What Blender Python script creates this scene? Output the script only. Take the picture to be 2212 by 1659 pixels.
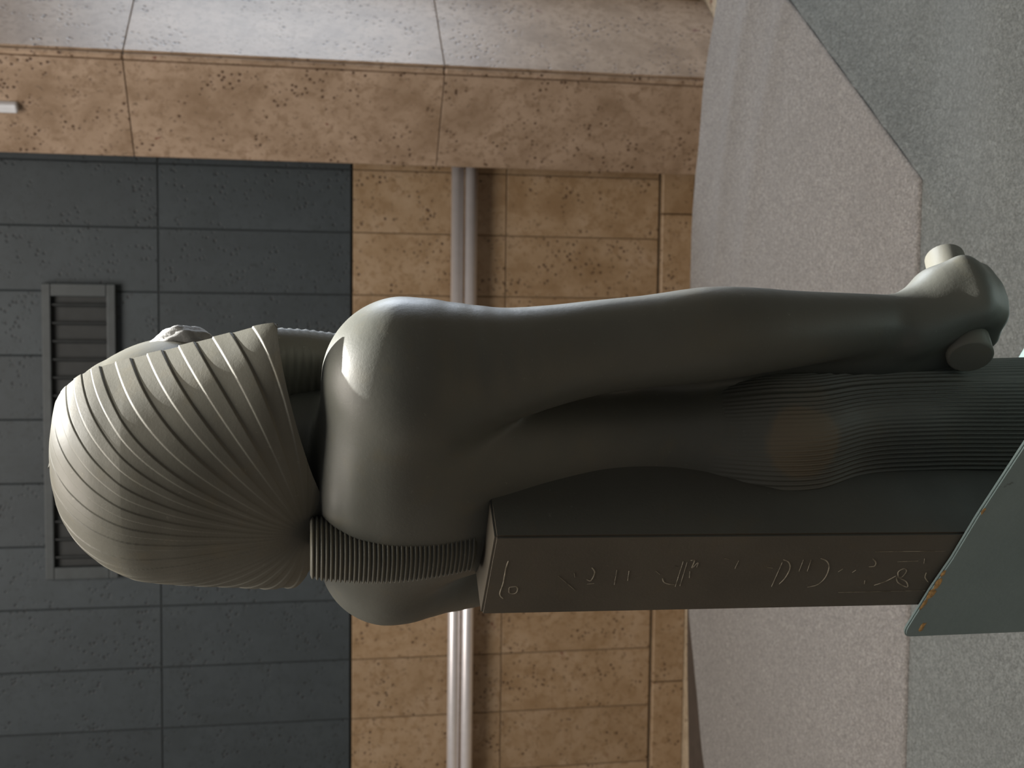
import bpy, bmesh, math, random
import numpy as np
from mathutils import Vector, Matrix

for o in list(bpy.data.objects):
    bpy.data.objects.remove(o, do_unlink=True)
scene = bpy.context.scene
COL = scene.collection
random.seed(7)

# ------------------------------------------------------------ camera
EYE = 1.62
PITCH = math.radians(10.0)
cam = bpy.data.cameras.new('camera')
cam.sensor_fit = 'HORIZONTAL'
cam.sensor_width = 36.0
cam.lens = 36.0 * 2500.0 / 2212.0
cam.clip_start = 0.02
camo = bpy.data.objects.new('camera', cam)
COL.objects.link(camo)
fwd = Vector((0, math.cos(PITCH), -math.sin(PITCH)))
upv = Vector((1, 0, 0))                 # the phone was held turned a quarter: picture-up is the room's right
rgt = fwd.cross(upv)
M = Matrix((rgt, upv, -fwd)).transposed().to_4x4()
M.translation = (0, 0, EYE)
camo.matrix_world = M
cam.dof.use_dof = True
cam.dof.focus_distance = 1.12
cam.dof.aperture_fstop = 11.0
scene.camera = camo

# ------------------------------------------------------------ world and lights
scene.view_settings.view_transform = 'Standard'
scene.view_settings.look = 'None'
scene.view_settings.exposure = 0.0
scene.view_settings.gamma = 1.0
scene.view_settings.use_curve_mapping = False
w = bpy.data.worlds.new('world')
scene.world = w
w.use_nodes = True
w.node_tree.nodes['Background'].inputs[0].default_value = (0.95, 0.95, 1.0, 1)
w.node_tree.nodes['Background'].inputs[1].default_value = 0.10


def lamp(name, kind, loc, target, energy, color, **kw):
    d = bpy.data.lights.new(name, kind)
    d.energy = energy
    d.color = color
    for k, v in kw.items():
        setattr(d, k, v)
    o = bpy.data.objects.new(name, d)
    COL.objects.link(o)
    o.location = loc
    o.rotation_euler = (Vector(target) - Vector(loc)).to_track_quat('-Z', 'Y').to_euler()
    return o


# gallery spotlight high in front of the statue
lamp('gallery_spot', 'SPOT', (0.65, 2.38, 4.40), (0.05, 1.10, 1.14), 3200, (0.98, 0.96, 0.92),
     spot_size=math.radians(13.6), spot_blend=0.9, shadow_soft_size=0.02)
# luminaire in the ceiling right above the statue
lamp('ceiling_light_over_statue', 'AREA', (0.40, 1.00, 4.3), (-0.06, 1.22, 1.3), 40, (1.0, 0.95, 0.83),
     shape='DISK', size=1.2)
# broad ceiling luminaires of the hall
lamp('ceiling_light', 'AREA', (-0.65, 1.65, 4.8), (-0.45, 1.85, 0), 178, (1.0, 0.91, 0.82),
     shape='RECTANGLE', size=2.6, size_y=2.2)
# tall daylight window in the right-hand side of the hall
lamp('window_light', 'AREA', (4.6, 6.0, 1.8), (0.2, 1.6, 1.1), 230, (0.80, 0.89, 1.0),
     shape='RECTANGLE', size=1.6, size_y=2.6)


# ------------------------------------------------------------ materials
def new_mat(name):
    m = bpy.data.materials.new(name)
    m.use_nodes = True
    nt = m.node_tree
    b = nt.nodes['Principled BSDF']
    return m, nt, b


def nd(nt, t, **kw):
    n = nt.nodes.new(t)
    for k, v in kw.items():
        setattr(n, k, v)
    return n


def ramp(nt, fac, stops):
    r = nd(nt, 'ShaderNodeValToRGB')
    e = r.color_ramp.elements
    while len(e) < len(stops):
        e.new(0.5)
    for i, (p, c) in enumerate(stops):
        e[i].position = p
        e[i].color = (c[0], c[1], c[2], 1) if hasattr(c, '__len__') else (c, c, c, 1)
    nt.links.new(fac, r.inputs[0])
    return r.outputs[0]


def noise(nt, vec, scale, detail=4, rough=0.55, dist=0.0):
    n = nd(nt, 'ShaderNodeTexNoise')
    n.inputs['Scale'].default_value = scale
    n.inputs['Detail'].default_value = detail
    n.inputs['Roughness'].default_value = rough
    n.inputs['Distortion'].default_value = dist
    if vec is not None:
        nt.links.new(vec, n.inputs['Vector'])
    return n.outputs['Fac']


def mix(nt, fac, a, b, mode='MIX'):
    m = nd(nt, 'ShaderNodeMix', data_type='RGBA', blend_type=mode)
    for sock, v in ((m.inputs['Factor'], fac), (m.inputs['A'], a), (m.inputs['B'], b)):
        if isinstance(v, (int, float)):
            sock.default_value = v
        elif isinstance(v, tuple):
            sock.default_value = (v[0], v[1], v[2], 1)
        else:
            nt.links.new(v, sock)
    return m.outputs['Result']


def bump(nt, b, height, strength, dist=0.01):
    n = nd(nt, 'ShaderNodeBump')
    n.inputs['Strength'].default_value = strength
    n.inputs['Distance'].default_value = dist
    nt.links.new(height, n.inputs['Height'])
    nt.links.new(n.outputs[0], b.inputs['Normal'])


def pos(nt):
    return nd(nt, 'ShaderNodeNewGeometry').outputs['Position']


def objco(nt):
    return nd(nt, 'ShaderNodeTexCoord').outputs['Object']


def mapping(nt, vec, scale):
    m = nd(nt, 'ShaderNodeMapping')
    m.inputs['Scale'].default_value = scale
    nt.links.new(vec, m.inputs['Vector'])
    return m.outputs[0]


def stone_mat(name, dark, light, rough=0.42, stain=None, spec=0.40):
    m, nt, b = new_mat(name)
    p = objco(nt)
    c = ramp(nt, noise(nt, p, 7, 6), [(0.3, dark), (0.7, light)])
    c = mix(nt, ramp(nt, noise(nt, p, 160, 3, 0.7), [(0.66, 0), (0.78, 0.8)]), c, tuple(1.5 * x for x in light))
    c = mix(nt, ramp(nt, noise(nt, p, 30, 5), [(0.56, 0), (0.72, 0.35)]), c, (light[0] * 1.1, light[1] * .98, light[2] * .78))
    if stain:
        # a pale brown round blotch left on the stone
        for (ctr, rad, col) in stain:
            v = nd(nt, 'ShaderNodeVectorMath', operation='DISTANCE')
            nt.links.new(p, v.inputs[0])
            v.inputs[1].default_value = ctr
            ad = nd(nt, 'ShaderNodeMath', operation='MULTIPLY_ADD')
            nt.links.new(noise(nt, p, 40, 3), ad.inputs[0])
            ad.inputs[1].default_value = 0.014
            nt.links.new(v.outputs['Value'], ad.inputs[2])
            f = ramp(nt, ad.outputs[0], [(rad * .94, 0.8), (rad * 1.06, 0)])
            c = mix(nt, f, c, col)
    nt.links.new(c, b.inputs['Base Color'])
    r = ramp(nt, noise(nt, p, 12, 5), [(0.3, rough - .07), (0.7, rough + .1)])
    nt.links.new(r, b.inputs['Roughness'])
    b.inputs['Specular IOR Level'].default_value = spec
    bump(nt, b, noise(nt, p, 240, 4, 0.7), 0.10, 0.002)
    return m


MAT_STONE = stone_mat('greywacke', (0.118, 0.117, 0.098), (0.148, 0.145, 0.121), 0.50, spec=0.22)
MAT_BODY = stone_mat('greywacke_body', (0.086, 0.089, 0.077), (0.112, 0.114, 0.098))
MAT_KILT = stone_mat('greywacke_kilt', (0.086, 0.089, 0.077), (0.112, 0.114, 0.098),
                     stain=[((-0.060, -0.115, 0.305), 0.050, (0.150, 0.125, 0.086))])
MAT_PILLAR = stone_mat('greywacke_pillar_warm_lit', (0.062, 0.054, 0.041), (0.084, 0.073, 0.055), 0.5)  # brown of warm reflected light put into the rear face colour
MAT_PILLAR_SHADE = stone_mat('greywacke_side_shaded', (0.060, 0.062, 0.055), (0.078, 0.080, 0.070), 0.5)  # darker, greener copy of the stone: shade of the pillar sides as colour
MAT_CUT, _nt, _b = new_mat('incised_stone')
_c = ramp(_nt, noise(_nt, objco(_nt), 90, 4), [(0.35, (0.16, 0.14, 0.10)), (0.62, (0.46, 0.42, 0.33))])
_nt.links.new(_c, _b.inputs['Base Color'])
_b.inputs['Roughness'].default_value = 0.8
MAT_BREAK, _nt, _b = new_mat('broken_stone')
_n = noise(_nt, objco(_nt), 60, 6, 0.65)
_nt.links.new(ramp(_nt, _n, [(0.3, (0.16, 0.16, 0.16)), (0.7, (0.30, 0.30, 0.29))]), _b.inputs['Base Color'])
_b.inputs['Roughness'].default_value = 0.75
bump(_nt, _b, _n, 0.4, 0.003)


def travertine(name, base, pale, dark, spot=(0.055, 0.026, 0.012), spots=0.85, rough=0.5, red=True, grain=(1, 1, 1)):
    m, nt, b = new_mat(name)
    p = mapping(nt, pos(nt), grain)
    info = nd(nt, 'ShaderNodeObjectInfo')
    sep = nd(nt, 'ShaderNodeVectorMath', operation='ADD')
    nt.links.new(p, sep.inputs[0])
    cmb = nd(nt, 'ShaderNodeCombineXYZ')
    mu = nd(nt, 'ShaderNodeMath', operation='MULTIPLY')
    nt.links.new(info.outputs['Random'], mu.inputs[0])
    mu.inputs[1].default_value = 17.0
    nt.links.new(mu.outputs[0], cmb.inputs[0])
    nt.links.new(mu.outputs[0], cmb.inputs[2])
    nt.links.new(cmb.outputs[0], sep.inputs[1])
    q = sep.outputs[0]
    c = ramp(nt, noise(nt, q, 6, 6, 0.6, 0.4), [(0.30, dark), (0.5, base), (0.72, pale)])
    c = mix(nt, ramp(nt, noise(nt, q, 30, 6, 0.65, 0.3), [(0.50, 0), (0.62, 0.75)]), c, dark)
    c = mix(nt, ramp(nt, noise(nt, q, 55, 4, 0.6, 0.2), [(0.60, 0), (0.68, 0.6)]), c, tuple(x * 0.5 for x in dark))
    # pits: clustered small dark holes
    v = nd(nt, 'ShaderNodeTexVoronoi')
    v.inputs['Scale'].default_value = 44
    v.inputs['Randomness'].default_value = 1.0
    nt.links.new(q, v.inputs['Vector'])
    pit = ramp(nt, v.outputs['Distance'], [(0.18, 1), (0.34, 0)])
    clus = ramp(nt, noise(nt, q, 9, 3), [(0.47, 0), (0.60, 1)])
    mm = nd(nt, 'ShaderNodeMath', operation='MULTIPLY')
    nt.links.new(pit, mm.inputs[0])
    nt.links.new(clus, mm.inputs[1])
    m2 = nd(nt, 'ShaderNodeMath', operation='MULTIPLY')
    nt.links.new(mm.outputs[0], m2.inputs[0])
    m2.inputs[1].default_value = spots
    c = mix(nt, m2.outputs[0], c, spot)
    if red:
        f = ramp(nt, noise(nt, q, 6.0, 6, 0.7, 0.25), [(0.655, 0), (0.69, 0.85)])
        c = mix(nt, f, c, (0.13, 0.035, 0.022))
    hsv = nd(nt, 'ShaderNodeHueSaturation')
    nt.links.new(c, hsv.inputs['Color'])
    r = nd(nt, 'ShaderNodeMapRange')
    r.inputs['To Min'].default_value = 0.90
    r.inputs['To Max'].default_value = 1.10
    nt.links.new(info.outputs['Random'], r.inputs['Value'])
    nt.links.new(r.outputs[0], hsv.inputs['Value'])
    nt.links.new(hsv.outputs[0], b.inputs['Base Color'])
    b.inputs['Roughness'].default_value = rough
    inv = nd(nt, 'ShaderNodeMath', operation='SUBTRACT')
    inv.inputs[0].default_value = 1.0
    nt.links.new(mm.outputs[0], inv.inputs[1])
    bump(nt, b, inv.outputs[0], 0.35, 0.004)
    return m


MAT_TRAV = travertine('travertine_wall', (0.31, 0.215, 0.128), (0.37, 0.272, 0.182), (0.235, 0.150, 0.078))
MAT_COLUMN = travertine('travertine_column', (0.335, 0.243, 0.172), (0.415, 0.31, 0.23), (0.235, 0.160, 0.103))
MAT_SLATE = travertine('slate_panel', (0.033, 0.044, 0.052), (0.039, 0.051, 0.059), (0.028, 0.038, 0.044),
                       spot=(0.012, 0.015, 0.018), spots=0.8, rough=0.6, red=False)
MAT_FLOOR = travertine('stone_floor', (0.44, 0.36, 0.26), (0.52, 0.44, 0.33), (0.32, 0.25, 0.17), rough=0.4)


def plain(name, col, rough=0.5, metal=0.0, var=0.15, scale=25, bmp=0.0):
    m, nt, b = new_mat(name)
    p = pos(nt)
    n = noise(nt, p, scale, 5)
    c = ramp(nt, n, [(0.3, tuple(x * (1 - var) for x in col)), (0.7, tuple(min(1, x * (1 + var)) for x in col))])
    nt.links.new(c, b.inputs['Base Color'])
    b.inputs['Roughness'].default_value = rough
    b.inputs['Metallic'].default_value = metal
    if bmp:
        bump(nt, b, n, bmp, 0.003)
    return m


MAT_GROUT = plain('grout', (0.15, 0.105, 0.062), 0.9)
MAT_DARKGROUT = plain('dark_grout', (0.024, 0.028, 0.030), 0.9)
MAT_STEEL = plain('brushed_steel', (0.84, 0.82, 0.84), 0.40, 0.65, 0.04)
MAT_VENTFRAME = plain('vent_frame', (0.040, 0.049, 0.053), 0.5)
MAT_VENTDARK = plain('vent_dark', (0.020, 0.023, 0.024), 0.7)
MAT_VENTSLAT = plain('vent_slat', (0.028, 0.032, 0.034), 0.6)
MAT_WHITE = plain('white_plastic', (0.62, 0.64, 0.68), 0.4, 0, 0.04)
MAT_GAPSHADE = plain('gap_shade_board', (0.05, 0.036, 0.027), 0.7)
MAT_RAWWOOD = plain('raw_wood', (0.42, 0.25, 0.09), 0.75, 0, 0.4, 180, 0.4)

# blue-grey painted plinth with scuffs
MAT_PAINT, _nt, _b = new_mat('blue_grey_paint')
_p = pos(_nt)
_c = ramp(_nt, noise(_nt, _p, 9, 5), [(0.3, (0.150, 0.205, 0.205)), (0.7, (0.180, 0.238, 0.236))])
_c = mix(_nt, ramp(_nt, noise(_nt, _p, 55, 4), [(0.70, 0), (0.76, 0.7)]), _c, (0.05, 0.06, 0.06))
_nt.links.new(_c, _b.inputs['Base Color'])
_b.inputs['Roughness'].default_value = 0.42
bump(_nt, _b, noise(_nt, _p, 120, 4), 0.12, 0.002)


def carpet_mat(name, lo, hi):
    m, nt, b = new_mat(name)
    p = pos(nt)
    n1 = noise(nt, p, 115, 5, 0.75, 1.4)
    n2 = noise(nt, p, 320, 3, 0.7, 0.6)
    n3 = noise(nt, p, 5, 3)
    c = ramp(nt, n1, [(0.44, tuple(x * .86 for x in lo)), (0.56, tuple(x * 1.05 for x in hi))])
    c = mix(nt, ramp(nt, n2, [(0.52, 0), (0.62, 0.45)]), c, tuple(x * 1.45 for x in hi))
    c = mix(nt, ramp(nt, n2, [(0.38, 0.55), (0.46, 0)]), c, tuple(x * 0.45 for x in lo))
    c = mix(nt, ramp(nt, n3, [(0.4, 0), (0.65, 0.25)]), c, lo)
    nt.links.new(c, b.inputs['Base Color'])
    b.inputs['Roughness'].default_value = 0.95
    b.inputs['Specular IOR Level'].default_value = 0.1
    b.inputs['Sheen Weight'].default_value = 0.15
    bump(nt, b, n1, 0.9, 0.010)
    return m


MAT_CARPET = carpet_mat('grey_carpet', (0.235, 0.217, 0.205), (0.37, 0.345, 0.325))
MAT_CARPET_SHADE = carpet_mat('cool_shade_carpet', (0.145, 0.156, 0.150), (0.246, 0.262, 0.250))  # cooler, dimmer light on the foreground put into the carpet colour


# ------------------------------------------------------------ mesh helpers
def link(name, me, mat=None, parent=None):
    o = bpy.data.objects.new(name, me)
    COL.objects.link(o)
    if mat and not me.materials:
        me.materials.append(mat)
    if parent:
        o.parent = parent
    return o


def empty(name, loc, rz=0):
    o = bpy.data.objects.new(name, None)
    COL.objects.link(o)
    o.location = loc
    o.rotation_euler = (0, 0, rz)
    o.empty_display_size = 0.1
    return o


def tag(o, label=None, cat=None, group=None, kind=None):
    for k, v in (('label', label), ('category', cat), ('group', group), ('kind', kind)):
        if v:
            o[k] = v
    return o


def box_mesh(name, dx, dy, dz, bev=0.0, seg=1, mat=None):
    """box centred in x and y, standing on z = 0"""
    bm = bmesh.new()
    bmesh.ops.create_cube(bm, size=1)
    bmesh.ops.scale(bm, vec=(dx, dy, dz), verts=bm.verts)
    bmesh.ops.translate(bm, vec=(0, 0, dz / 2), verts=bm.verts)
    if bev:
        bmesh.ops.bevel(bm, geom=bm.edges[:], offset=bev, segments=seg, affect='EDGES', profile=0.5)
    me = bpy.data.meshes.new(name)
    bm.to_mesh(me)
    bm.free()
    if mat:
        me.materials.append(mat)
    return me


def grid_mesh(name, P, mat, closed_u=False, smooth=True, flip=False):
    """P: (n, m, 3) array of points"""
    n, m = P.shape[:2]
    idx = np.arange(n * m).reshape(n, m)
    if closed_u:
        a = idx
        bq = np.roll(idx, -1, axis=0)
        q = np.stack([a[:, :-1], bq[:, :-1], bq[:, 1:], a[:, 1:]], -1).reshape(-1, 4)
    else:
        q = np.stack([idx[:-1, :-1], idx[1:, :-1], idx[1:, 1:], idx[:-1, 1:]], -1).reshape(-1, 4)
    if flip:
        q = q[:, ::-1]
    return raw_mesh(name, P.reshape(-1, 3), q, mat, smooth)


def raw_mesh(name, V, Q, mat, smooth=True):
    me = bpy.data.meshes.new(name)
    V = np.ascontiguousarray(V, dtype=np.float32)
    Q = np.ascontiguousarray(Q, dtype=np.int32)
    k = Q.shape[1]
    me.vertices.add(len(V))
    me.vertices.foreach_set('co', V.ravel())
    me.loops.add(Q.size)
    me.loops.foreach_set('vertex_index', Q.ravel())
    me.polygons.add(len(Q))
    me.polygons.foreach_set('loop_start', np.arange(0, Q.size, k, dtype=np.int32))
    if smooth:
        me.polygons.foreach_set('use_smooth', np.ones(len(Q), dtype=bool))
    me.update(calc_edges=True)
    me.validate()
    if mat:
        me.materials.append(mat)
    return me


def tube_mesh(name, pts, rad, mat, sides=8, cap=True):
    pts = [Vector(p) for p in pts]
    V, Q = [], []
    bm = bmesh.new()
    rings = []
    for i, p in enumerate(pts):
        t = (pts[min(i + 1, len(pts) - 1)] - pts[max(i - 1, 0)]).normalized()
        a = t.orthogonal().normalized() if i == 0 else (a - t * a.dot(t)).normalized()
        bb = t.cross(a)
        r = rad[i] if hasattr(rad, '__len__') else rad
        rings.append([bm.verts.new(p + (a * math.cos(k * 2 * math.pi / sides) + bb * math.sin(k * 2 * math.pi / sides)) * r) for k in range(sides)])
    for i in range(len(rings) - 1):
        for k in range(sides):
            f = bm.faces.new((rings[i][k], rings[i][(k + 1) % sides], rings[i + 1][(k + 1) % sides], rings[i + 1][k]))
            f.smooth = True
    if cap:
        bm.faces.new(rings[0][::-1])
        bm.faces.new(rings[-1])
    me = bpy.data.meshes.new(name)
    bm.to_mesh(me)
    bm.free()
    me.materials.append(mat)
    return me


def prism_mesh(name, outline, z0, z1, mat, bev=0.0):
    bm = bmesh.new()
    vs = [bm.verts.new((x, y, z0)) for x, y in outline]
    f = bm.faces.new(vs)
    r = bmesh.ops.extrude_face_region(bm, geom=[f])
    bmesh.ops.translate(bm, vec=(0, 0, z1 - z0), verts=[v for v in r['geom'] if isinstance(v, bmesh.types.BMVert)])
    bmesh.ops.recalc_face_normals(bm, faces=bm.faces[:])
    if bev:
        bmesh.ops.bevel(bm, geom=bm.edges[:], offset=bev, segments=2, affect='EDGES')
    me = bpy.data.meshes.new(name)
    bm.to_mesh(me)
    bm.free()
    me.materials.append(mat)
    return me


# ------------------------------------------------------------ setting: floor, wall
fl = link('floor', box_mesh('floor', 11.4, 11.0, 0.1, 0, 1, MAT_FLOOR))
fl.location = (1.1, 3.3, -0.1)
tag(fl, kind='structure')

WROT = -math.atan(0.07)
_wm = box_mesh('wall_back', 5.60, 0.15, 3.4, 0, 1, MAT_DARKGROUT)
_wm.transform(Matrix.Translation((-0.90, 0, 0)))
wall = link('wall_back', _wm)
wall.location = (0, 4.8 + 0.075 + 0.018, 0)
wall.rotation_euler = (0, 0, WROT)
tag(wall, kind='structure')
TS = 0.2535
TX0 = -0.895
JG = 0.004
rows = [(2.204, 3.30, MAT_SLATE, 'slate_panel', 0.0), (1.446, 2.204, MAT_SLATE, 'slate_panel', 0.0),
        (0.806, 1.440, MAT_TRAV, 'stone_tile', 0.004), (0.147, 0.806, MAT_TRAV, 'stone_tile', 0.004)]
VX0, VX1, VZ0, VZ1 = -0.775, 0.395, 2.364, 2.640       # vent opening
ks = range(-11, 11)
cache = {}
for (z0, z1, mat, nm, off) in rows:
    for k in ks:
        x0 = TX0 + k * TS
        x1 = x0 + TS
        spans = [(z0, z1)]
        for (za, zb) in spans:
            key = (round(zb - za, 4), mat.name)
            if key not in cache:
                cache[key] = box_mesh(nm, TS - JG, 0.018, zb - za - JG, 0.0025, 1, mat)
            t = link(nm, cache[key], None, wall)
            t.location = ((x0 + x1) / 2, -0.075 - 0.009 - off, za + JG / 2)
for (z0, z1, m_, o_) in ((1.446, 3.30, MAT_DARKGROUT, 0.0), (0.147, 1.440, MAT_GROUT, 0.004)):
    g_ = link('mortar_bed', box_mesh('mortar_bed', 22 * TS, 0.014, z1 - z0, 0, 1, m_), None, wall)
    g_.location = (TX0 + (-11 + 11) * TS, -0.075 - 0.007 - o_, z0)
bb = None
for k in range(-6, 5):
    if bb is None:
        bb = box_mesh('baseboard_slab', 2 * TS - JG, 0.03, 0.140, 0.004, 1, MAT_TRAV)
        _bm = box_mesh('baseboard_back', 5.60, 0.012, 0.143, 0, 1, MAT_GROUT)
        _bm.transform(Matrix.Translation((-0.90, 0, 0)))
        bbp = link('baseboard_back', _bm)
        bbp.location = (0, 4.80 + 0.0, 0.0)
        bbp.rotation_euler = (0, 0, WROT)
        tag(bbp, kind='structure')
    t = link('baseboard_slab', bb, None, bbp)
    t.location = (TX0 + (2 * k + 1) * TS + 0.1, -0.015, 0.0)

# plain plastered walls of the rest of the hall, out beyond the picture
MAT_PLASTER = plain('plaster', (0.42, 0.38, 0.33), 0.8, 0, 0.06, 3)
for (nm, dx, dy, x, y) in (('wall_far', 10.4, 0.15, 1.5, 8.6), ('wall_right', 0.15, 10.6, 6.6, 3.3), ('wall_left', 0.15, 10.6, -4.3, 3.3)):
    o_ = link(nm, box_mesh(nm, dx, dy, 3.4, 0, 1, MAT_PLASTER))
    o_.location = (x, y, 0)
    tag(o_, kind='structure')


def on_wall(x, off, z):
    """point on the wall face at wall coordinate x, off metres in front of it"""
    c, s_ = math.cos(WROT), math.sin(WROT)
    y = -off
    return (x * c - y * s_, 4.8 + x * s_ + y * c, z)


# ventilation grille high on the wall
vent = empty('vent_grille', on_wall((VX0 + VX1) / 2, 0.0, VZ0), WROT)
tag(vent, 'long dark ventilation grille set high in the slate wall', 'vent')
W_, H_ = VX1 - VX0, VZ1 - VZ0
bk = link('back_panel', box_mesh('back_panel', W_ - 0.02, 0.008, H_ - 0.02, 0, 1, MAT_VENTDARK), None, vent)
bk.location = (0, -0.005, 0.01)
for (nm, dx, dz, x, z) in (('frame_rail', W_, 0.034, 0, 0), ('frame_rail', W_, 0.034, 0, H_ - 0.034),
                           ('frame_stile', 0.05, H_ - 0.068, -W_ / 2 + 0.025, 0.034), ('frame_stile', 0.05, H_ - 0.068, W_ / 2 - 0.025, 0.034)):
    f = link(nm, box_mesh(nm, dx, 0.034, dz, 0.004, 2, MAT_VENTFRAME), None, vent)
    f.location = (x, -0.019, z)
sl = box_mesh('slat', 0.006, 0.02, H_ - 0.07, 0.001, 1, MAT_VENTSLAT)
ns = 15
for i in range(ns):
    o = link('slat', sl, None, vent)
    o.location = (-W_ / 2 + 0.05 + (i + 0.5) * (W_ - 0.1) / ns, -0.019, 0.035)
    o.rotation_euler = (0, 0, 0.5)

# double steel handrail along the wall
rail = empty('handrail', on_wall(0, 0.075, 0.94), WROT)
tag(rail, 'double brushed steel handrail running along the travertine wall', 'handrail')
for z in (0.0245, 0.0805):
    tb = link('tube', tube_mesh('tube', [(-3.6, 0, z), (0.97, 0, z)], 0.0255, MAT_STEEL, 20), None, rail)
for x in (-3.2, -2.1, -0.25, 0.90):
    br = link('bracket', tube_mesh('bracket', [(x, 0.02, 0.0525), (x, 0.078, 0.0525)], [0.014, 0.018], MAT_STEEL, 12), None, rail)

# ------------------------------------------------------------ travertine pier, turned 45 degrees, in front of the wall
S2 = math.sqrt(0.5)
pier = empty('stone_pier', (1.128, 4.13, 0), math.radians(45))
tag(pier, 'travertine clad square pier standing on the floor before the wall', 'pillar')
PA, PB = 0.64, 0.41            # local +x = right-hand face, local +y = left-hand face
core = link('core', box_mesh('core', PA - 0.02, PB - 0.02, 3.3, 0, 1, MAT_COLUMN), None, pier)
core.location = (PA / 2, PB / 2, 0)
zs = [0.0, 1.135, 2.245, 3.35]
CH = 0.022
for i in range(3):
    hgt = zs[i + 1] - zs[i] - 0.003
    s1 = link('stone_slab', box_mesh('stone_slab', PA - CH, 0.022, hgt, 0.0015, 1, MAT_COLUMN), None, pier)
    s1.location = ((PA + CH) / 2, 0.006, zs[i] + 0.002)
    s2 = link('stone_slab', box_mesh('stone_slab', 0.022, PB - CH, hgt, 0.0015, 1, MAT_COLUMN), None, pier)
    s2.location = (0.006, (PB + CH) / 2, zs[i] + 0.002)
    s3 = link('stone_slab', box_mesh('stone_slab', PA, 0.022, hgt, 0.0015, 1, MAT_COLUMN), None, pier)
    s3.location = (PA / 2, PB - 0.006, zs[i] + 0.002)
    s4 = link('stone_slab', box_mesh('stone_slab', 0.022, PB - 0.03, hgt, 0.0015, 1, MAT_COLUMN), None, pier)
    s4.location = (PA - 0.006, PB / 2, zs[i] + 0.002)
    cs = link('corner_strip', box_mesh('corner_strip', 0.022, 0.022, hgt, 0.006, 1, MAT_COLUMN), None, pier)
    cs.location = (0.0125, 0.0125, zs[i] + 0.002)

# small white fitting on the pier
sw = link('wall_fitting', box_mesh('wall_fitting', 0.03, 0.035, 0.16, 0.008, 3, MAT_WHITE))
sw.location = (1.128 - 0.215 * S2 - 0.018 * S2, 4.13 + 0.215 * S2 - 0.018 * S2, 2.615)
sw.rotation_euler = (0, 0, math.radians(45))
tag(sw, 'small white plastic fitting high on the stone pier', 'fitting')

# ------------------------------------------------------------ carpeted platform
PZ = 0.32
far = [(1.75, 3.42), (1.245, 3.58), (1.005, 3.691), (0.728, 3.785), (0.37, 3.848), (-0.209, 3.866), (-0.802, 3.848),
       (-0.999, 3.80), (-1.2, 3.723), (-1.45, 3.62), (-2.2, 3.55)]
front = [(-2.2, 2.47), (-0.852, 2.379), (0.441, 2.31), (1.058, 3.009), (1.42, 3.42)]
pol = [(-2.3, 0.48), (2.1, 0.48), (2.1, 2.0), (0.17, 2.0), (0.43, 2.32), (1.05, 3.02), (1.38, 3.38), (1.0, 3.60), (0.728, 3.70), (0.37, 3.80),
       (-0.209, 3.90), (-0.802, 3.92), (-0.999, 3.92), (-1.2, 3.91), (-1.45, 3.90), (-2.3, 3.88)]  # left far rim reaches past the carpet: dark strip standing for gap shade
plat = link('platform_base', prism_mesh('platform_base', pol, 0.0, PZ - 0.020, MAT_GAPSHADE))
tag(plat, 'low wooden platform under the carpets, its dark far rim standing in for shade', 'platform')


def sheet(name, xs, ynear, yfar, z0, z1, mat, parent, nY=130, ripples=False, ramp_down=False):
    nX = len(xs)
    T = np.linspace(0, 1, nY)[None, :]
    y = ynear[:, None] + (yfar - ynear)[:, None] * T
    X = xs[:, None] + 0 * y
    dfar = yfar[:, None] - y
    dnear = y - ynear[:, None]
    Z = np.full_like(y, z1)
    if ripples:
        side = 0.5 + 0.5 * np.tanh((X - 0.1) * 2)
        Z = Z + (0.010 * np.exp(-((dfar - 0.22 - 0.10 * X) / 0.06)**2) + 0.008 * np.exp(-((dfar - 0.42 - 0.2 * X) / 0.06)**2)) * side
        Z = Z + 0.003 * np.exp(-dfar / 0.05) * (1 + np.sin(X * 14))
    dip = 0
    if ramp_down:                       # carpet falls away beyond the slanting edge, shaped so it darkens there
        sd = np.maximum((X - 0.441) * 0.749 - (y - 2.31) * 0.662, 0)
        k_ = np.clip((y - 2.02) / 0.42, 0, 1)
        dip = 0.10 * (1 - np.exp(-sd / 0.10)) * k_ * k_ * (3 - 2 * k_)
        Z = Z - dip
    rnd = 0.005
    Z = Z - (1 - np.clip(dfar / rnd, 0, 1))**2 * 0.004 - (1 - np.clip(dnear / rnd, 0, 1))**2 * 0.004
    P = np.stack([X, y, Z], -1)
    lo = P.copy()
    lo[..., 2] = z0 - dip
    # wrap the sheet round: bottom edge, top surface, bottom edge
    full = np.concatenate([lo[:, :1], P, lo[:, -1:]], 1)
    return link(name, grid_mesh(name, full, mat), None, parent)


upper = empty('grey_carpet', (0, 0, PZ - 0.0082))
tag(upper, 'mottled warm grey carpet with a wavy far edge near the stone wall', 'carpet')
xs = np.linspace(-2.2, 1.40, 260)
fx = np.array(sorted(far))
frx = np.array(front)
sheet('pile', xs, np.interp(xs, frx[:, 0], frx[:, 1]), np.interp(xs, fx[:, 0], fx[:, 1]), 0.0, 0.0045, MAT_CARPET, upper, 150, True)
lower = empty('cool_shade_carpet', (0, 0, PZ - 0.020))
tag(lower, 'mottled carpet lying below the plinth, cooler dimmer light put into its green-grey colour', 'carpet')
xs = np.linspace(-2.2, 2.05, 200)
sheet('pile', xs, np.full(200, 0.52), np.full(200, 3.40), 0.0, 0.0115, MAT_CARPET_SHADE, lower, 140, ramp_down=True)

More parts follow.
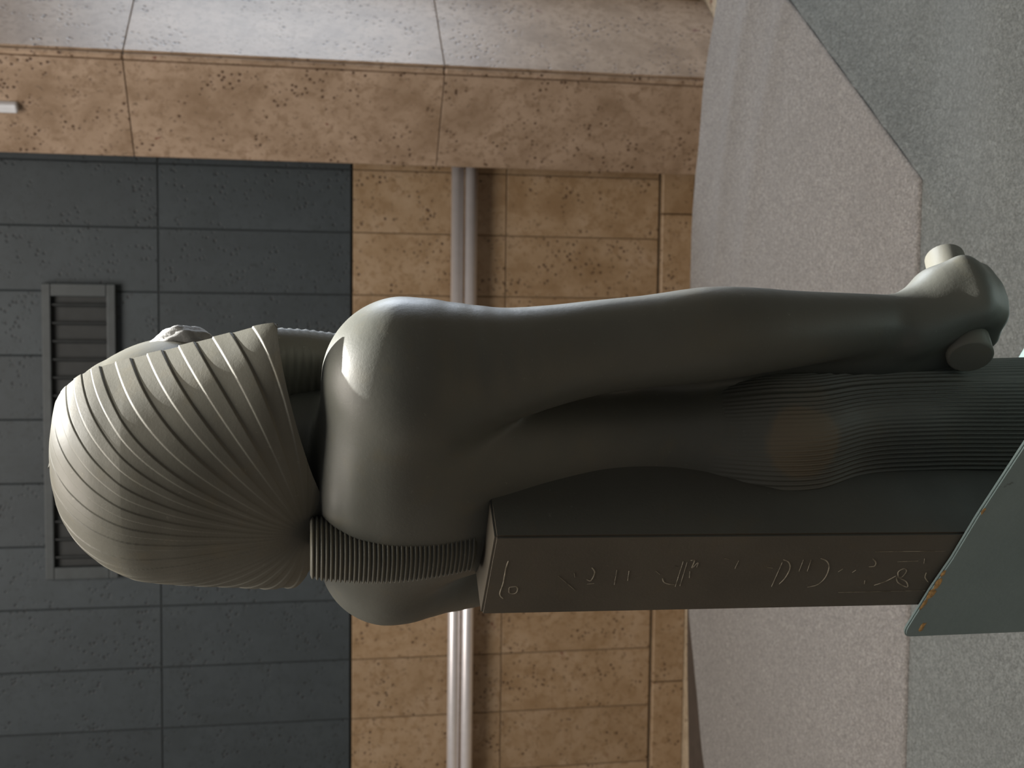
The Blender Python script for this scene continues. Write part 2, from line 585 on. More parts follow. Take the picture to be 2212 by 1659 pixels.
# ------------------------------------------------------------ statue (local frame: x = forward, -y = its right, z = up)
SZ = EYE - 0.80
statue = empty('royal_statue', (-0.0969, 1.2084, SZ - 0.06), math.radians(45))
tag(statue, 'dark greenish stone statue in a striped headdress, seen from behind, on the blue plinth', 'statue')
ZOFF = 0.06            # parts are modelled with z = 0 six centimetres above the statue's foot


def place(o):
    o.location = (0, 0, ZOFF)
    return o


def table(z, rows_):
    a = np.array(rows_)
    # smooth interpolation (piecewise cubic with finite-difference slopes)
    zs_ = a[:, 0]
    out = []
    for c in range(1, a.shape[1]):
        y = a[:, c]
        m = np.gradient(y, zs_)
        zz = np.clip(z, zs_[0], zs_[-1])
        i = np.clip(np.searchsorted(zs_, zz, side='right') - 1, 0, len(zs_) - 2)
        hgt = zs_[i + 1] - zs_[i]
        t = (zz - zs_[i]) / hgt
        out.append((2 * t**3 - 3 * t**2 + 1) * y[i] + (t**3 - 2 * t**2 + t) * hgt * m[i]
                   + (-2 * t**3 + 3 * t**2) * y[i + 1] + (t**3 - t**2) * hgt * m[i + 1])
    return out


def smin(a, b, k):
    hh = np.clip(0.5 + 0.5 * (b - a) / k, 0, 1)
    return b * (1 - hh) + a * hh - k * hh * (1 - hh)


def rcone(x, q, z, A, B):
    """rounded cone between A and B = (x, q, z, r)"""
    A = np.array(A, float)
    B = np.array(B, float)
    d = B[:3] - A[:3]
    L2 = d @ d
    t = np.clip(((x - A[0]) * d[0] + (q - A[1]) * d[1] + (z - A[2]) * d[2]) / L2, 0, 1)
    r = A[3] + (B[3] - A[3]) * t
    return np.sqrt((x - A[0] - d[0] * t)**2 + (q - A[1] - d[1] * t)**2 + (z - A[2] - d[2] * t)**2) - r


def ellipsoid(x, q, z, c, rad):
    k = np.sqrt(((x - c[0]) / rad[0])**2 + ((q - c[1]) / rad[1])**2 + ((z - c[2]) / rad[2])**2)
    return (k - 1) * min(rad)


TORSO = [(0.30, 0.004, 0.070, 0.112), (0.36, 0.006, 0.072, 0.112), (0.44, 0.014, 0.068, 0.104), (0.50, 0.015, 0.073, 0.103),
         (0.56, 0.012, 0.086, 0.111), (0.63, 0.004, 0.101, 0.128), (0.69, 0.000, 0.108, 0.142),
         (0.735, 0.000, 0.105, 0.144), (0.765, 0.000, 0.092, 0.128), (0.785, 0.0, 0.068, 0.095), (0.797, 0.0, 0.030, 0.045)]
_ARM = np.array([(0.000, 0.146, 0.707, 0.0755), (-0.003, 0.157, 0.665, 0.066), (-0.003, 0.165, 0.62, 0.0545), (0.007, 0.170, 0.565, 0.048),
                 (0.015, 0.174, 0.518, 0.0455), (0.020, 0.176, 0.469, 0.0455), (0.032, 0.176, 0.405, 0.048), (0.038, 0.175, 0.358, 0.0445),
                 (0.044, 0.172, 0.315, 0.040), (0.059, 0.166, 0.231, 0.033), (0.0695, 0.161, 0.173, 0.0285)])
# smooth the centre line and the girth of the arm
_zz = np.linspace(0.707, 0.173, 26)
_f = [np.array(c) for c in zip(*[tuple(float(t_) for t_ in r_) for r_ in _ARM])]
_k = np.ones(5) / 5
ARM = []
_zf = np.linspace(0.707, 0.173, 201)
_cols = []
for c in (0, 1, 3):
    y_ = np.interp(-_zf, -_ARM[:, 2], _ARM[:, c])
    y_ = np.convolve(np.pad(y_, 7, mode='edge'), np.ones(15) / 15, mode='valid')
    _cols.append(y_)
for z_ in _zz:
    i_ = int(np.argmin(np.abs(_zf - z_)))
    ARM.append((_cols[0][i_], _cols[1][i_], float(z_), _cols[2][i_]))
FIN = [0.113, 0.095, 0.078, 0.062]


def body_sdf(x, q, z):
    aq = np.abs(q) + np.where(q < 0, 0.022, 0.0) * np.clip((z - 0.3) / 0.2, 0, 1)
    cx, a, b = table(z, TORSO)
    n = 2.5
    d = (((np.abs(x - cx) / a)**n + (aq / b)**n)**(1 / n) - 1) * np.minimum(a, b)
    d = np.maximum(d, 0.30 - z)
    d = np.maximum(d, z - 0.80)
    # slope of the shoulders, neck, head
    d = smin(d, rcone(x, aq, z, (-0.015, 0.050, 0.728, 0.066), (-0.008, 0.146, 0.710, 0.0755)), 0.03)
    d = smin(d, rcone(x, q, z, (0.005, 0, 0.74, 0.06), (0.02, 0, 0.86, 0.055)), 0.012)
    nk_ = ((np.abs((x - 0.035) / 0.058)**2.4 + np.abs(q / 0.070)**2.4)**(1 / 2.4) - 1) * 0.088
    nk_ = np.maximum(nk_ + 0.25 * np.abs(z - 0.79) , np.abs(z - 0.79) - 0.055)
    d = smin(d, nk_, 0.012)
    hd = ellipsoid(x, q, z, (0.055, 0, 0.945), (0.100, 0.088, 0.108))
    hd = smin(hd, rcone(x, q, z, (0.07, 0, 0.90, 0.062), (0.095, 0, 0.872, 0.042)), 0.03)      # jaw
    hd = smin(hd, rcone(x, q, z, (0.150, 0, 0.945, 0.008), (0.163, 0, 0.912, 0.013)), 0.012)   # nose
    hd = smin(hd, rcone(x, aq, z, (0.140, 0.008, 0.884, 0.008), (0.132, 0.022, 0.886, 0.005)), 0.008)  # lips
    hd = smin(hd, rcone(x, aq, z, (0.148, 0.012, 0.958, 0.006), (0.128, 0.052, 0.958, 0.006)), 0.008)  # brows
    hd = smin(hd, ellipsoid(x, aq, z, (0.136, 0.032, 0.940), (0.008, 0.014, 0.007)), 0.005)    # eyes
    hd = smin(hd, ellipsoid(x, aq, z, (0.065, 0.098, 0.925), (0.014, 0.010, 0.030)), 0.008)    # ears
    d = smin(d, hd, 0.015)
    # breast
    d = smin(d, ellipsoid(x, aq, z, (0.07, 0.062, 0.665), (0.045, 0.06, 0.045)), 0.03)
    # arms with a thin web of stone left between arm and flank
    arm = None
    for i in range(len(ARM) - 1):
        c = rcone(x, aq, z, ARM[i], ARM[i + 1])
        arm = c if arm is None else np.minimum(arm, c)
    web = np.maximum.reduce([np.abs(x - 0.022 - (0.6 - z) * 0.13) - 0.014 - 0.012 * np.clip((0.46 - z) / 0.06, 0, 1) - 0.014 * np.clip((0.3 - z) / 0.1, 0, 1), np.abs(aq - 0.125) - 0.035, np.abs(z - 0.35) - 0.26])
    d = smin(d, arm, 0.006 + 0.012 * np.clip((z - 0.60) / 0.06, 0, 1))
    d = smin(d, web, 0.008)
    # fists
    f = None
    W = ARM[-1]
    for i, fx in enumerate(FIN):
        oz = 0.005 * abs(i - 1.4)
        mcp = (fx + 0.002, 0.195 - 0.003 * i, 0.096 + oz * .6, 0.0165)
        pip = (fx + 0.003, 0.186 - 0.003 * i, 0.070 + oz, 0.0150)
        dip = (fx + 0.004, 0.152 - 0.002 * i, 0.066 + oz, 0.0140)
        tip = (fx + 0.004, 0.132 - 0.002 * i, 0.074 + oz, 0.0125)
        fg = smin(rcone(x, aq, z, mcp, pip), rcone(x, aq, z, pip, dip), 0.006)
        fg = smin(fg, rcone(x, aq, z, dip, tip), 0.006)
        pm = rcone(x, aq, z, (W[0] + (fx - 0.100) * 0.35, W[1], W[2] - 0.003, 0.024), mcp)
        f = smin(fg, pm, 0.008) if f is None else smin(smin(f, fg, 0.008), pm, 0.016)
    f = smin(f, rcone(x, aq, z, (0.098, 0.163, 0.112, 0.031), (0.096, 0.167, 0.090, 0.030)), 0.008)
    th = smin(rcone(x, aq, z, (0.084, 0.155, 0.160, 0.023), (0.117, 0.163, 0.124, 0.021)),
              rcone(x, aq, z, (0.117, 0.163, 0.124, 0.021), (0.146, 0.143, 0.100, 0.016)), 0.01)
    th = smin(th, rcone(x, aq, z, (0.146, 0.143, 0.100, 0.016), (0.146, 0.126, 0.074, 0.012)), 0.006)
    f = smin(f, th, 0.018)
    f = smin(f, ellipsoid(x, aq, z, (0.100, 0.172, 0.112), (0.036, 0.031, 0.036)), 0.012)
    return smin(d, f, 0.012)


def surface_nets(fn, lo, hi, step):
    ax = [np.arange(lo[i], hi[i] + step, step) for i in range(3)]
    nx, ny, nz = map(len, ax)
    vals = np.empty((nx, ny, nz), np.float32)
    Yg, Zg = np.meshgrid(ax[1], ax[2], indexing='ij')
    half = 12
    for i in range(0, nx, half):
        xs_ = ax[0][i:i + half]
        Xb = np.broadcast_to(xs_[:, None, None], (len(xs_),) + Yg.shape)
        vals[i:i + half] = fn(Xb, np.broadcast_to(Yg, Xb.shape), np.broadcast_to(Zg, Xb.shape))
    neg = vals < 0
    cnt = np.zeros((nx - 1, ny - 1, nz - 1), np.int8)
    offs = [(a, b, c) for a in (0, 1) for b in (0, 1) for c in (0, 1)]
    for a, b, c in offs:
        cnt += neg[a:nx - 1 + a, b:ny - 1 + b, c:nz - 1 + c]
    act = (cnt > 0) & (cnt < 8)
    I = np.argwhere(act)
    ids = -np.ones(act.shape, np.int64)
    ids[act] = np.arange(len(I))
    acc = np.zeros((len(I), 3))
    num = np.zeros(len(I))
    for a in offs:
        for axis in range(3):
            if a[axis]:
                continue
            b = list(a)
            b[axis] = 1
            va = vals[I[:, 0] + a[0], I[:, 1] + a[1], I[:, 2] + a[2]]
            vb = vals[I[:, 0] + b[0], I[:, 1] + b[1], I[:, 2] + b[2]]
            m = (va < 0) != (vb < 0)
            t = np.where(m, va / np.where(m, va - vb, 1), 0)
            p = np.array(a, float)[None, :].repeat(len(I), 0)
            p[:, axis] += t
            acc[m] += p[m]
            num[m] += 1
    V = (I + acc / num[:, None]) * step + np.array(lo)
    quads = []
    for axis in range(3):
        o1, o2 = [(1, 2), (2, 0), (0, 1)][axis]
        s0 = [slice(None)] * 3
        s1 = [slice(None)] * 3
        s0[axis] = slice(0, -1)
        s1[axis] = slice(1, None)
        ch = neg[tuple(s0)] != neg[tuple(s1)]
        E_ = np.argwhere(ch)
        ok = (E_[:, o1] > 0) & (E_[:, o2] > 0) & (E_[:, o1] < vals.shape[o1] - 1) & (E_[:, o2] < vals.shape[o2] - 1)
        E_ = E_[ok]

        def cid(d1, d2):
            c = E_.copy()
            c[:, o1] += d1
            c[:, o2] += d2
            return ids[c[:, 0], c[:, 1], c[:, 2]]
        qd = np.stack([cid(-1, -1), cid(0, -1), cid(0, 0), cid(-1, 0)], -1)
        inside = neg[E_[:, 0], E_[:, 1], E_[:, 2]]
        qd[~inside] = qd[~inside][:, ::-1]
        quads.append(qd)
    Q = np.concatenate(quads)
    # pull the vertices onto the exact surface
    e = 6e-4
    for _ in range(3):
        f0 = fn(V[:, 0], V[:, 1], V[:, 2])
        g = np.stack([fn(V[:, 0] + e, V[:, 1], V[:, 2]) - f0, fn(V[:, 0], V[:, 1] + e, V[:, 2]) - f0, fn(V[:, 0], V[:, 1], V[:, 2] + e) - f0], -1) / e
        stp = (f0 / np.maximum((g * g).sum(-1), 0.25))[:, None] * g
        ln = np.linalg.norm(stp, axis=1, keepdims=True)
        V = V - stp * np.minimum(1, 0.4 * step / np.maximum(ln, 1e-9)) * 0.9
    return V, Q


V, Q = surface_nets(body_sdf, (-0.135, -0.25, -0.02), (0.20, 0.25, 1.07), 0.0036)
# relax the mesh a little
for _ in range(7):
    s_ = np.zeros_like(V)
    c_ = np.zeros(len(V))
    for k in range(4):
        np.add.at(s_, Q[:, k], V[Q[:, (k + 1) % 4]] + V[Q[:, (k + 3) % 4]])
        np.add.at(c_, Q[:, k], 2)
    V = V * 0.5 + 0.5 * s_ / np.maximum(c_, 1)[:, None]
V2 = V.copy()
V2[:, 1] *= -1
place(link('body', raw_mesh('body', V2, Q[:, ::-1], MAT_BODY), None, statue))

# --- striped headdress (nemes)
NT = [(0.76, 0.182, 0.062, 0.025), (0.80, 0.189, 0.072, 0.026), (0.83, 0.188, 0.080, 0.029), (0.88, 0.165, 0.088, 0.037),
      (0.93, 0.139, 0.093, 0.046), (0.98, 0.113, 0.088, 0.055), (1.01, 0.097, 0.070, 0.059), (1.03, 0.081, 0.048, 0.058),
      (1.045, 0.060, 0.020, 0.055), (1.053, 0.034, -0.012, 0.051), (1.0565, 0.0, -0.048, 0.048)]
_a = np.array(NT)


def nemes_pt(al, z):
    zf_ = np.linspace(0.76, 1.0565, 900)
    cols = table(zf_, NT)
    ker = np.hanning(61)
    ker /= ker.sum()
    cols = [np.convolve(np.pad(c, 30, mode='reflect', reflect_type='odd'), ker, mode='valid') for c in cols]
    Wd, Bk, Ff = (np.interp(z, zf_, c) for c in cols)
    k = np.clip((z - 1.046) / (1.0565 - 1.046), 0, 1)
    Wd = Wd * (1 - k**3)
    Bk = Bk * (1 - k**3) - 0.048 * k**3
    e = 0.86 + 0.26 * np.clip((0.97 - z) / 0.14, 0, 1)
    x = Ff - (Ff + Bk) * np.abs(np.cos(al))**e
    q = Wd * np.sign(np.sin(al)) * np.abs(np.sin(al))**e
    return x, q


NA, NZ = 620, 420
al = np.linspace(-math.pi / 2, math.pi / 2, NA)[:, None]
wv = np.linspace(0, 1, NZ)[None, :]
zb = 0.775 + 0.053 * np.abs(np.sin(al))**1.1
ZZ = zb + (1.0565 - zb) * (1 - (1 - wv)**1.25)
AA = al + 0 * ZZ
X, Qq = nemes_pt(AA, ZZ)
# gather of the cloth into the pigtail
gath = np.exp(-((ZZ - 0.775) / 0.022)**2) * np.exp(-(Qq / 0.10)**2)
X = X + gath * 0.012
P = np.stack([X, -Qq, ZZ], -1)
du = np.gradient(P, axis=0)
dv = np.gradient(P, axis=1)
N = np.cross(du, dv)
N /= np.maximum(np.linalg.norm(N, axis=-1, keepdims=True), 1e-9)
ctr = np.array([0.03, 0, 0.9])
if ((P - ctr) * N).sum() < 0:
    N = -N
# pleats: planes through a line that rises forward from the gather, alternate raised and sunk
sl_ = 0.45
wq = (-(X + 0.10) * sl_ + (ZZ - 0.788)) / math.hypot(1, sl_)
th = np.degrees(np.arctan2(wq, np.abs(Qq) + 1e-5))
ph = th / 5.6 + 0.55 + 0.25 + np.maximum(th - 50, 0) * (1 / 3.3 - 1 / 5.6)
tri = np.sin(np.pi * ph)
rr = np.sqrt(wq**2 + Qq**2)
amp = 0.0007 * np.clip(rr / 0.15, 0.05, 1)**1.4 * (1 - 0.45 * np.clip((th - 45) / 15, 0, 1))
wv_ = amp * np.tanh(tri * 13.0 * np.clip(rr / 0.16, 0.2, 1.0))
groove = -0.0004 * np.clip(rr / 0.15, 0.1, 1) * np.exp(-(tri / 0.12)**2)
lump = 0.0006 * np.sin(ZZ * 130 + X * 60) * np.sin(Qq * 90 + 1.0)
D = (wv_ + groove) * np.clip((ZZ.max() - ZZ) / 0.03, 0, 1) + lump * 0.10
P = P + N * D[..., None]
hd = place(link('headdress', grid_mesh('headdress', P, MAT_STONE, flip=True), None, statue))
hd['label'] = 'pleated striped royal headdress of polished stone'
# front faces of the wings and underside
fr = []
for side in (0, -1):
    E_ = P[side]
    inn = E_.copy()
    sgn = 1 if side == 0 else -1
    a1 = E_ + np.array([0.0015, 0, 0])
    Wl = np.abs(E_[:, 1])
    in1 = np.stack([E_[:, 0] - 0.004, E_[:, 1] * (1 - 0.012 / np.maximum(Wl, 0.02)), E_[:, 2]], -1)
    in2 = np.stack([E_[:, 0] - 0.022, E_[:, 1] * (1 - 0.035 / np.maximum(Wl, 0.05)), E_[:, 2]], -1)
    in3 = np.stack([E_[:, 0] - 0.030, E_[:, 1] * 0.45, E_[:, 2]], -1)
    G = np.stack([E_, a1 * 0.5 + in1 * 0.5, in1, in2, in3], 0)
    wg = link('wing_face', grid_mesh('wing_face', G, MAT_STONE, flip=(side == 0)), None, hd)
bt = P[:, 0]
b1 = bt * np.array([0.93, 0.93, 1]) + np.array([0.0, 0, 0.002])
b2 = bt * np.array([0.55, 0.55, 1]) + np.array([0.0, 0, 0.014])
link('underside', grid_mesh('underside', np.stack([bt, b1, b2], 0), MAT_STONE, flip=True), None, hd)
# brow dome with broken front
nu, nv = 80, 60
u_ = np.linspace(-1.45, 1.45, nu)[:, None]
v_ = np.linspace(-0.25, 1.5, nv)[None, :]
bx = 0.050 + 0.132 * np.cos(v_) * np.cos(u_)
bq = 0.104 * np.cos(v_)**0.9 * np.sin(u_)
bz = 0.940 + 0.110 * np.sin(v_)
rng = np.random.RandomState(3)
rec = 1 - 0.09 * np.clip((np.abs(u_) - 0.30) / 0.35, 0, 1) * np.clip((1.0 - v_) / 0.35, 0, 1)
G = np.stack([0.050 + (bx - 0.050) * rec, -bq * rec, bz + 0 * u_], -1)
br_ = link('brow_band', grid_mesh('brow_band', G, MAT_STONE, flip=True), None, hd)
# rough fracture where the cobra was struck from the brow
nu, nv = 46, 30
u_ = np.linspace(0, 2 * math.pi, nu, endpoint=False)[:, None]
v_ = np.linspace(0.05, math.pi - 0.05, nv)[None, :]
rg = 1 + 0.05 * np.sin(5 * u_ + 3 * v_) * np.sin(v_ * 4) + 0.03 * np.sin(11 * u_ - 7 * v_)
G = np.stack([0.138 + 0.024 * rg * np.sin(v_) * np.cos(u_), -0.034 + 0.045 * rg * np.sin(v_) * np.sin(u_), 0.928 + 0.040 * rg * np.cos(v_) + 0 * u_], -1)
link('broken_uraeus', grid_mesh('broken_uraeus', G, MAT_BREAK, closed_u=True, flip=True), None, hd)
# lappets falling on the breast
for sgn in (-1, 1):
    n1, n2 = 24, 90
    t = np.linspace(0, 2 * math.pi, n1, endpoint=False)[:, None]
    zt = np.linspace(0.655, 0.845, n2)[None, :]
    ex = np.sign(np.cos(t)) * np.abs(np.cos(t))**0.6
    ey = np.sign(np.sin(t)) * np.abs(np.sin(t))**0.5
    rid = 0.0012 * np.sin(zt * 2 * math.pi / 0.008)
    cxx = 0.098 - 0.10 * np.clip((zt - 0.80), 0, 1)
    wd = 0.030 + 0.03 * np.clip((zt - 0.74) / 0.1, 0, 1) * 0.6
    G = np.stack([cxx - 0.010 + (0.024 + rid) * ex, sgn * (0.074 + wd * ey) + 0 * zt, zt + 0 * t], -1)
    link('lappet', grid_mesh('lappet', G, MAT_STONE, closed_u=True, flip=(True)), None, hd)

# --- pigtail: ringed cord hanging from the headdress to the back pillar
nr = 37
n1, n2 = 40, nr * 8
t = np.linspace(0, 2 * math.pi, n1, endpoint=False)[:, None]
s_ = np.linspace(0, 1, n2)[None, :]
zt = 0.798 - s_ * 0.165
ridge = 0.0017 * (np.abs(np.sin(s_ * nr * math.pi)) * 2 - 1)
endr = np.clip((1 - s_) / 0.03, 0.0, 1)**0.35
root = 1 - 0.06 * np.exp(-s_ * 30)
hw = (0.027 + 0.003 * s_) * root
cxx = -0.086 + 0.010 * s_ - 0.010 * np.sin(s_ * math.pi)
rx = (0.028 + 0.002 * s_) * root
ex = np.sign(np.cos(t)) * np.abs(np.cos(t))**0.75
ey = np.sign(np.sin(t)) * np.abs(np.sin(t))**0.75
G = np.stack([cxx + (rx + ridge) * ex * endr, 0.003 + (hw + ridge) * ey * endr, zt + 0 * t], -1)
pg = place(link('pigtail', grid_mesh('pigtail', G, MAT_STONE, closed_u=True, flip=False), None, statue))
pg['label'] = 'ribbed stone pigtail hanging down the back'

# --- kilt with fine vertical pleats
KT = [(-0.06, 0.028, 0.082, 0.120), (0.05, 0.026, 0.080, 0.118), (0.15, 0.024, 0.078, 0.117), (0.23, 0.016, 0.077, 0.119),
      (0.285, 0.003, 0.083, 0.123), (0.33, 0.002, 0.083, 0.122), (0.38, 0.007, 0.0745, 0.1105), (0.435, 0.014, 0.062, 0.097)]
nk, nz_ = 1100, 110
t = np.linspace(0, 2 * math.pi, nk, endpoint=False)[:, None]
zt = np.linspace(-0.06, 0.435, nz_)[None, :]
cx_, ka, kb = table(zt.ravel(), KT)
cx_, ka, kb = cx_[None], ka[None], kb[None]
ex = np.sign(np.cos(t)) * np.abs(np.cos(t))**(2 / 2.4)
ey = np.sign(np.sin(t)) * np.abs(np.sin(t))**(2 / 2.4)
ple = np.sin(t * 118 + 3.0 * np.sin(zt * 6))
worn = np.exp(-((np.abs(t - math.pi) - 1.15) / 0.28)**2) * np.clip((zt - 0.08) / 0.08, 0, 1)
msk = np.clip((0.40 - zt) / 0.10, 0, 1) * (1 - 0.9 * worn)
dk = 0.0011 * ple * msk
G = np.stack([cx_ + (ka + dk) * ex, -(kb + dk) * ey, zt + 0 * t], -1)
kl = place(link('kilt', grid_mesh('kilt', G, MAT_KILT, closed_u=True, flip=False), None, statue))
kl['label'] = 'finely pleated stone kilt'

# --- batons held in the fists
for sgn in (1, -1):
    A = Vector((0.030, -sgn * 0.147, 0.107))
    B = Vector((0.187, -sgn * 0.158, 0.077))
    d = (B - A).normalized()
    pts = [A, A + d * 0.002, A + d * 0.05, B - d * 0.05, B - d * 0.003, B]
    place(link('baton', tube_mesh('baton', pts, [0.0215, 0.024, 0.0235, 0.0225, 0.022, 0.019], MAT_STONE, 28), None, statue))

# --- back pillar with incised inscription
bm = bmesh.new()


def pq(z):
    return 0.0045 - 0.012 * (0.628 - z) / 0.48


vs = []
for z in (-0.058, 0.628):
    o_ = pq(z)
    for (x, q) in ((-0.133, -0.064), (-0.133, 0.0635), (0.0, 0.0635), (0.0, -0.064)):
        vs.append(bm.verts.new((x, -(q + o_), z)))
for f in ((0, 1, 2, 3), (7, 6, 5, 4), (0, 4, 5, 1), (1, 5, 6, 2), (2, 6, 7, 3), (3, 7, 4, 0)):
    bm.faces.new([vs[i] for i in f])
bmesh.ops.recalc_face_normals(bm, faces=bm.faces[:])
bmesh.ops.bevel(bm, geom=bm.edges[:], offset=0.0022, segments=2, affect='EDGES')
me = bpy.data.meshes.new('back_pillar')
bm.to_mesh(me)
bm.free()
me.materials.append(MAT_PILLAR)
me.materials.append(MAT_PILLAR_SHADE)
for p_ in me.polygons:
    p_.material_index = 0 if p_.normal.x < -0.3 or p_.normal.z > 0.5 else 1
pil = place(link('back_pillar', me, None, statue))
pil['label'] = 'square stone back pillar with incised hieroglyphs'


def ribbon(name, pts, wid, mat, parent, x):
    """shallow stroke lying on the rear face of the pillar; pts = (q, z)"""
    pts = [np.array(p) for p in pts]
    if len(pts) > 2:                      # round the corners of curved strokes
        fine = []
        for i in range(len(pts) - 1):
            p0, p1, p2, p3 = pts[max(i - 1, 0)], pts[i], pts[i + 1], pts[min(i + 2, len(pts) - 1)]
            for t_ in (0, .25, .5, .75):
                fine.append(0.5 * (2 * p1 + (p2 - p0) * t_ + (2 * p0 - 5 * p1 + 4 * p2 - p3) * t_**2 + (3 * p1 - p0 - 3 * p2 + p3) * t_**3))
        fine.append(pts[-1])
        pts = fine
    V_, F_ = [], []
    for i, p in enumerate(pts):
        t_ = pts[min(i + 1, len(pts) - 1)] - pts[max(i - 1, 0)]
        t_ = t_ / max(np.linalg.norm(t_), 1e-9)
        n_ = np.array([-t_[1], t_[0]])
        ww = wid * (0.45 if i in (0, len(pts) - 1) else 1.0)
        for (o_, xx) in ((-ww, 0.0004), (0, -0.00045), (ww, 0.0004)):
            V_.append((x + xx, -(p[0] + n_[0] * o_), p[1] + n_[1] * o_))
    for i in range(len(pts) - 1):
        for k in range(2):
            a = i * 3 + k
            F_.append((a, a + 1, a + 4, a + 3))
    me = raw_mesh(name, np.array(V_), np.array(F_), mat, False)
    o = link(name, me, None, parent)
    return o


GLYPHS = [
    [(0.0309, 0.6108), (0.0180, 0.6118), (-0.0062, 0.6116), (-0.0242, 0.6128), (-0.0325, 0.6084)],
    [(-0.0133, 0.6047), (-0.0224, 0.6036), (-0.0245, 0.5997), (-0.0224, 0.5962), (-0.0160, 0.5959), (-0.0125, 0.5981), (-0.0128, 0.6021), (-0.0133, 0.6047)],
    [(0.0034, 0.5580), (-0.0226, 0.5362)],
    [(0.0082, 0.5426), (0.0003, 0.5406)],
    [(0.0163, 0.5265), (0.0072, 0.5215), (-0.0062, 0.5232), (-0.0036, 0.5284)],
    [(-0.0117, 0.5264), (-0.0109, 0.5189)],
    [(0.0106, 0.4997), (-0.0143, 0.4976)],
    [(0.0089, 0.4870), (-0.0081, 0.4850)],
    [(0.0076, 0.4599), (0.0006, 0.4535)],
    [(-0.0053, 0.4494), (-0.0123, 0.4465), (-0.0160, 0.4414), (-0.0176, 0.4340)],
    [(0.0220, 0.4341), (-0.0211, 0.4325)],
    [(0.0207, 0.4297), (-0.0202, 0.4277)],
    [(0.0146, 0.4407), (0.0122, 0.4374)],
    [(0.0228, 0.4267), (0.0226, 0.4225), (0.0104, 0.4223), (0.0191, 0.4182), (0.0113, 0.4176)],
    [(-0.0067, 0.4210), (0.0048, 0.4231)],
    [(0.0246, 0.3924), (0.0232, 0.3864)],
    [(0.0206, 0.3759), (0.0071, 0.3764)],
    [(0.0076, 0.3424), (0.0062, 0.3358)],
    [(0.0200, 0.3289), (0.0153, 0.3214), (0.0042, 0.3166), (-0.0123, 0.3171), (-0.0222, 0.3204)],
    [(0.0156, 0.3283), (-0.0264, 0.3275)],
    [(0.0190, 0.3067), (-0.0007, 0.3053)],
    [(0.0186, 0.2983), (-0.0011, 0.2962)],
    [(0.0204, 0.2892), (0.0157, 0.2807), (0.0045, 0.2742), (-0.0134, 0.2725), (-0.0256, 0.2770), (-0.0296, 0.2870)],
    [(-0.0039, 0.2616), (0.0015, 0.2578)],
    [(-0.0057, 0.2453), (-0.0014, 0.2426)],
    [(0.0179, 0.2312), (0.0110, 0.2251), (0.0044, 0.2241), (0.0036, 0.2302)],
    [(0.0292, 0.2325), (0.0270, 0.1538)],
    [(0.0111, 0.2017), (0.0112, 0.1782)],
    [(0.0153, 0.1726), (0.0064, 0.1698)],
    [(-0.0098, 0.1604), (-0.0190, 0.1581), (-0.0274, 0.1510)],
    [(-0.0301, 0.2122), (-0.0237, 0.2015), (-0.0139, 0.1929)],
    [(-0.0163, 0.1898), (-0.0071, 0.1933), (-0.0017, 0.1889), (-0.0064, 0.1842), (-0.0165, 0.1854), (-0.0163, 0.1898)],
    [(-0.0162, 0.1920), (-0.0268, 0.1858), (-0.0356, 0.1721), (-0.0249, 0.1777), (-0.0162, 0.1920)],
    [(-0.0202, 0.2259), (-0.0272, 0.2241)],
    [(-0.0409, 0.2489), (-0.0427, 0.1486)],
]

for g_ in GLYPHS:
    L_ = sum(math.dist(g_[i], g_[i + 1]) for i in range(len(g_) - 1))
    ribbon('incised_sign', g_, 0.00095 if L_ < 0.1 else 0.0005, MAT_CUT, pil, -0.1331)

# ------------------------------------------------------------ blue painted plinth with a back board
base_z = SZ - 0.06
plinth = empty('display_plinth', (-0.0969, 1.2084, PZ - 0.008), math.radians(45))
base_z = base_z - (PZ - 0.008)
tag(plinth, 'blue-grey painted wooden plinth with a chipped back board under the statue', 'plinth')
# block: local x -0.150..0.165, right side to q 0.33, left to q -0.124
xa, xb, qa, qb = -0.126, 0.155, -0.124, 0.33
blk = link('block', box_mesh('block', xb - xa, qb - qa, base_z, 0.006, 3, MAT_PAINT), None, plinth)
blk.location = ((xa + xb) / 2, -(qa + qb) / 2, 0)
hb = base_z + 0.06 + 0.148
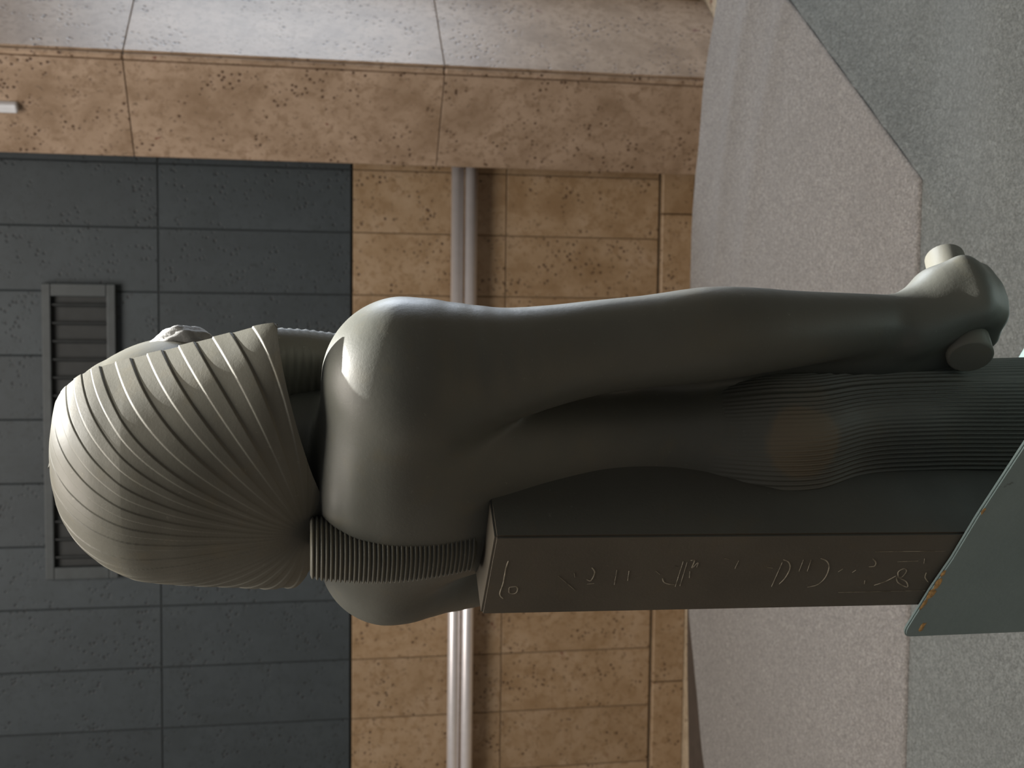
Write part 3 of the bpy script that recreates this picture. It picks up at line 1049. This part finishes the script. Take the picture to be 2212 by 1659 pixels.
# back board: rounded top corners, standing against the rear of block and pillar
bm = bmesh.new()
Rr = 0.02
prof = [(qa, 0.0)]
prof += [(qa + Rr - Rr * math.cos(a_), hb - Rr * 0.5 + Rr * 0.5 * math.sin(a_)) for a_ in np.linspace(0, math.pi / 2, 6)]
prof += [(qa + 0.09, hb + 0.0008), (0.02, hb - 0.001), (0.09, hb + 0.001), (0.2, hb)]
prof += [(qb - Rr + Rr * math.sin(a_), hb - Rr + Rr * math.cos(a_)) for a_ in np.linspace(0, math.pi / 2, 6)]
prof += [(qb, 0.0)]
vs = [bm.verts.new((-0.1395, -q, z)) for q, z in prof]
f = bm.faces.new(vs)
r = bmesh.ops.extrude_face_region(bm, geom=[f])
bmesh.ops.translate(bm, vec=(0.0055, 0, 0), verts=[v for v in r['geom'] if isinstance(v, bmesh.types.BMVert)])
bmesh.ops.recalc_face_normals(bm, faces=bm.faces[:])
bmesh.ops.bevel(bm, geom=[e for e in bm.edges if abs(e.verts[0].co.x - e.verts[1].co.x) < 1e-6], offset=0.0015, segments=2, affect='EDGES')
me = bpy.data.meshes.new('back_board')
bm.to_mesh(me)
bm.free()
me.materials.append(MAT_PAINT)
bd = link('back_board', me, None, plinth)


def chip(q, z, wq_, wz, seed):
    """bare wood where the paint has come off the board"""
    rg_ = random.Random(seed)
    n_ = 11
    bm = bmesh.new()
    ring = []
    for i in range(n_):
        a_ = i * 2 * math.pi / n_
        k_ = 0.65 + 0.5 * rg_.random()
        ring.append(bm.verts.new((-0.1396, -(q + wq_ * k_ * math.cos(a_)), z + wz * k_ * math.sin(a_))))
    c_ = bm.verts.new((-0.1400, -q, z))
    for i in range(n_):
        bm.faces.new((c_, ring[i], ring[(i + 1) % n_]))
    bmesh.ops.recalc_face_normals(bm, faces=bm.faces[:])
    me_ = bpy.data.meshes.new('paint_chip')
    bm.to_mesh(me_)
    bm.free()
    me_.materials.append(MAT_RAWWOOD)
    return link('paint_chip', me_, None, bd)


chip(qa + 0.020, hb - 0.018, 0.010, 0.0035, 1)
for i, (q, wq_, wz) in enumerate(((-0.058, 0.012, 0.003), (-0.040, 0.012, 0.0045), (-0.022, 0.012, 0.004), (-0.004, 0.008, 0.0025), (0.10, 0.006, 0.002))):
    chip(q, hb - wz * 0.6, wq_, wz, 10 + i)
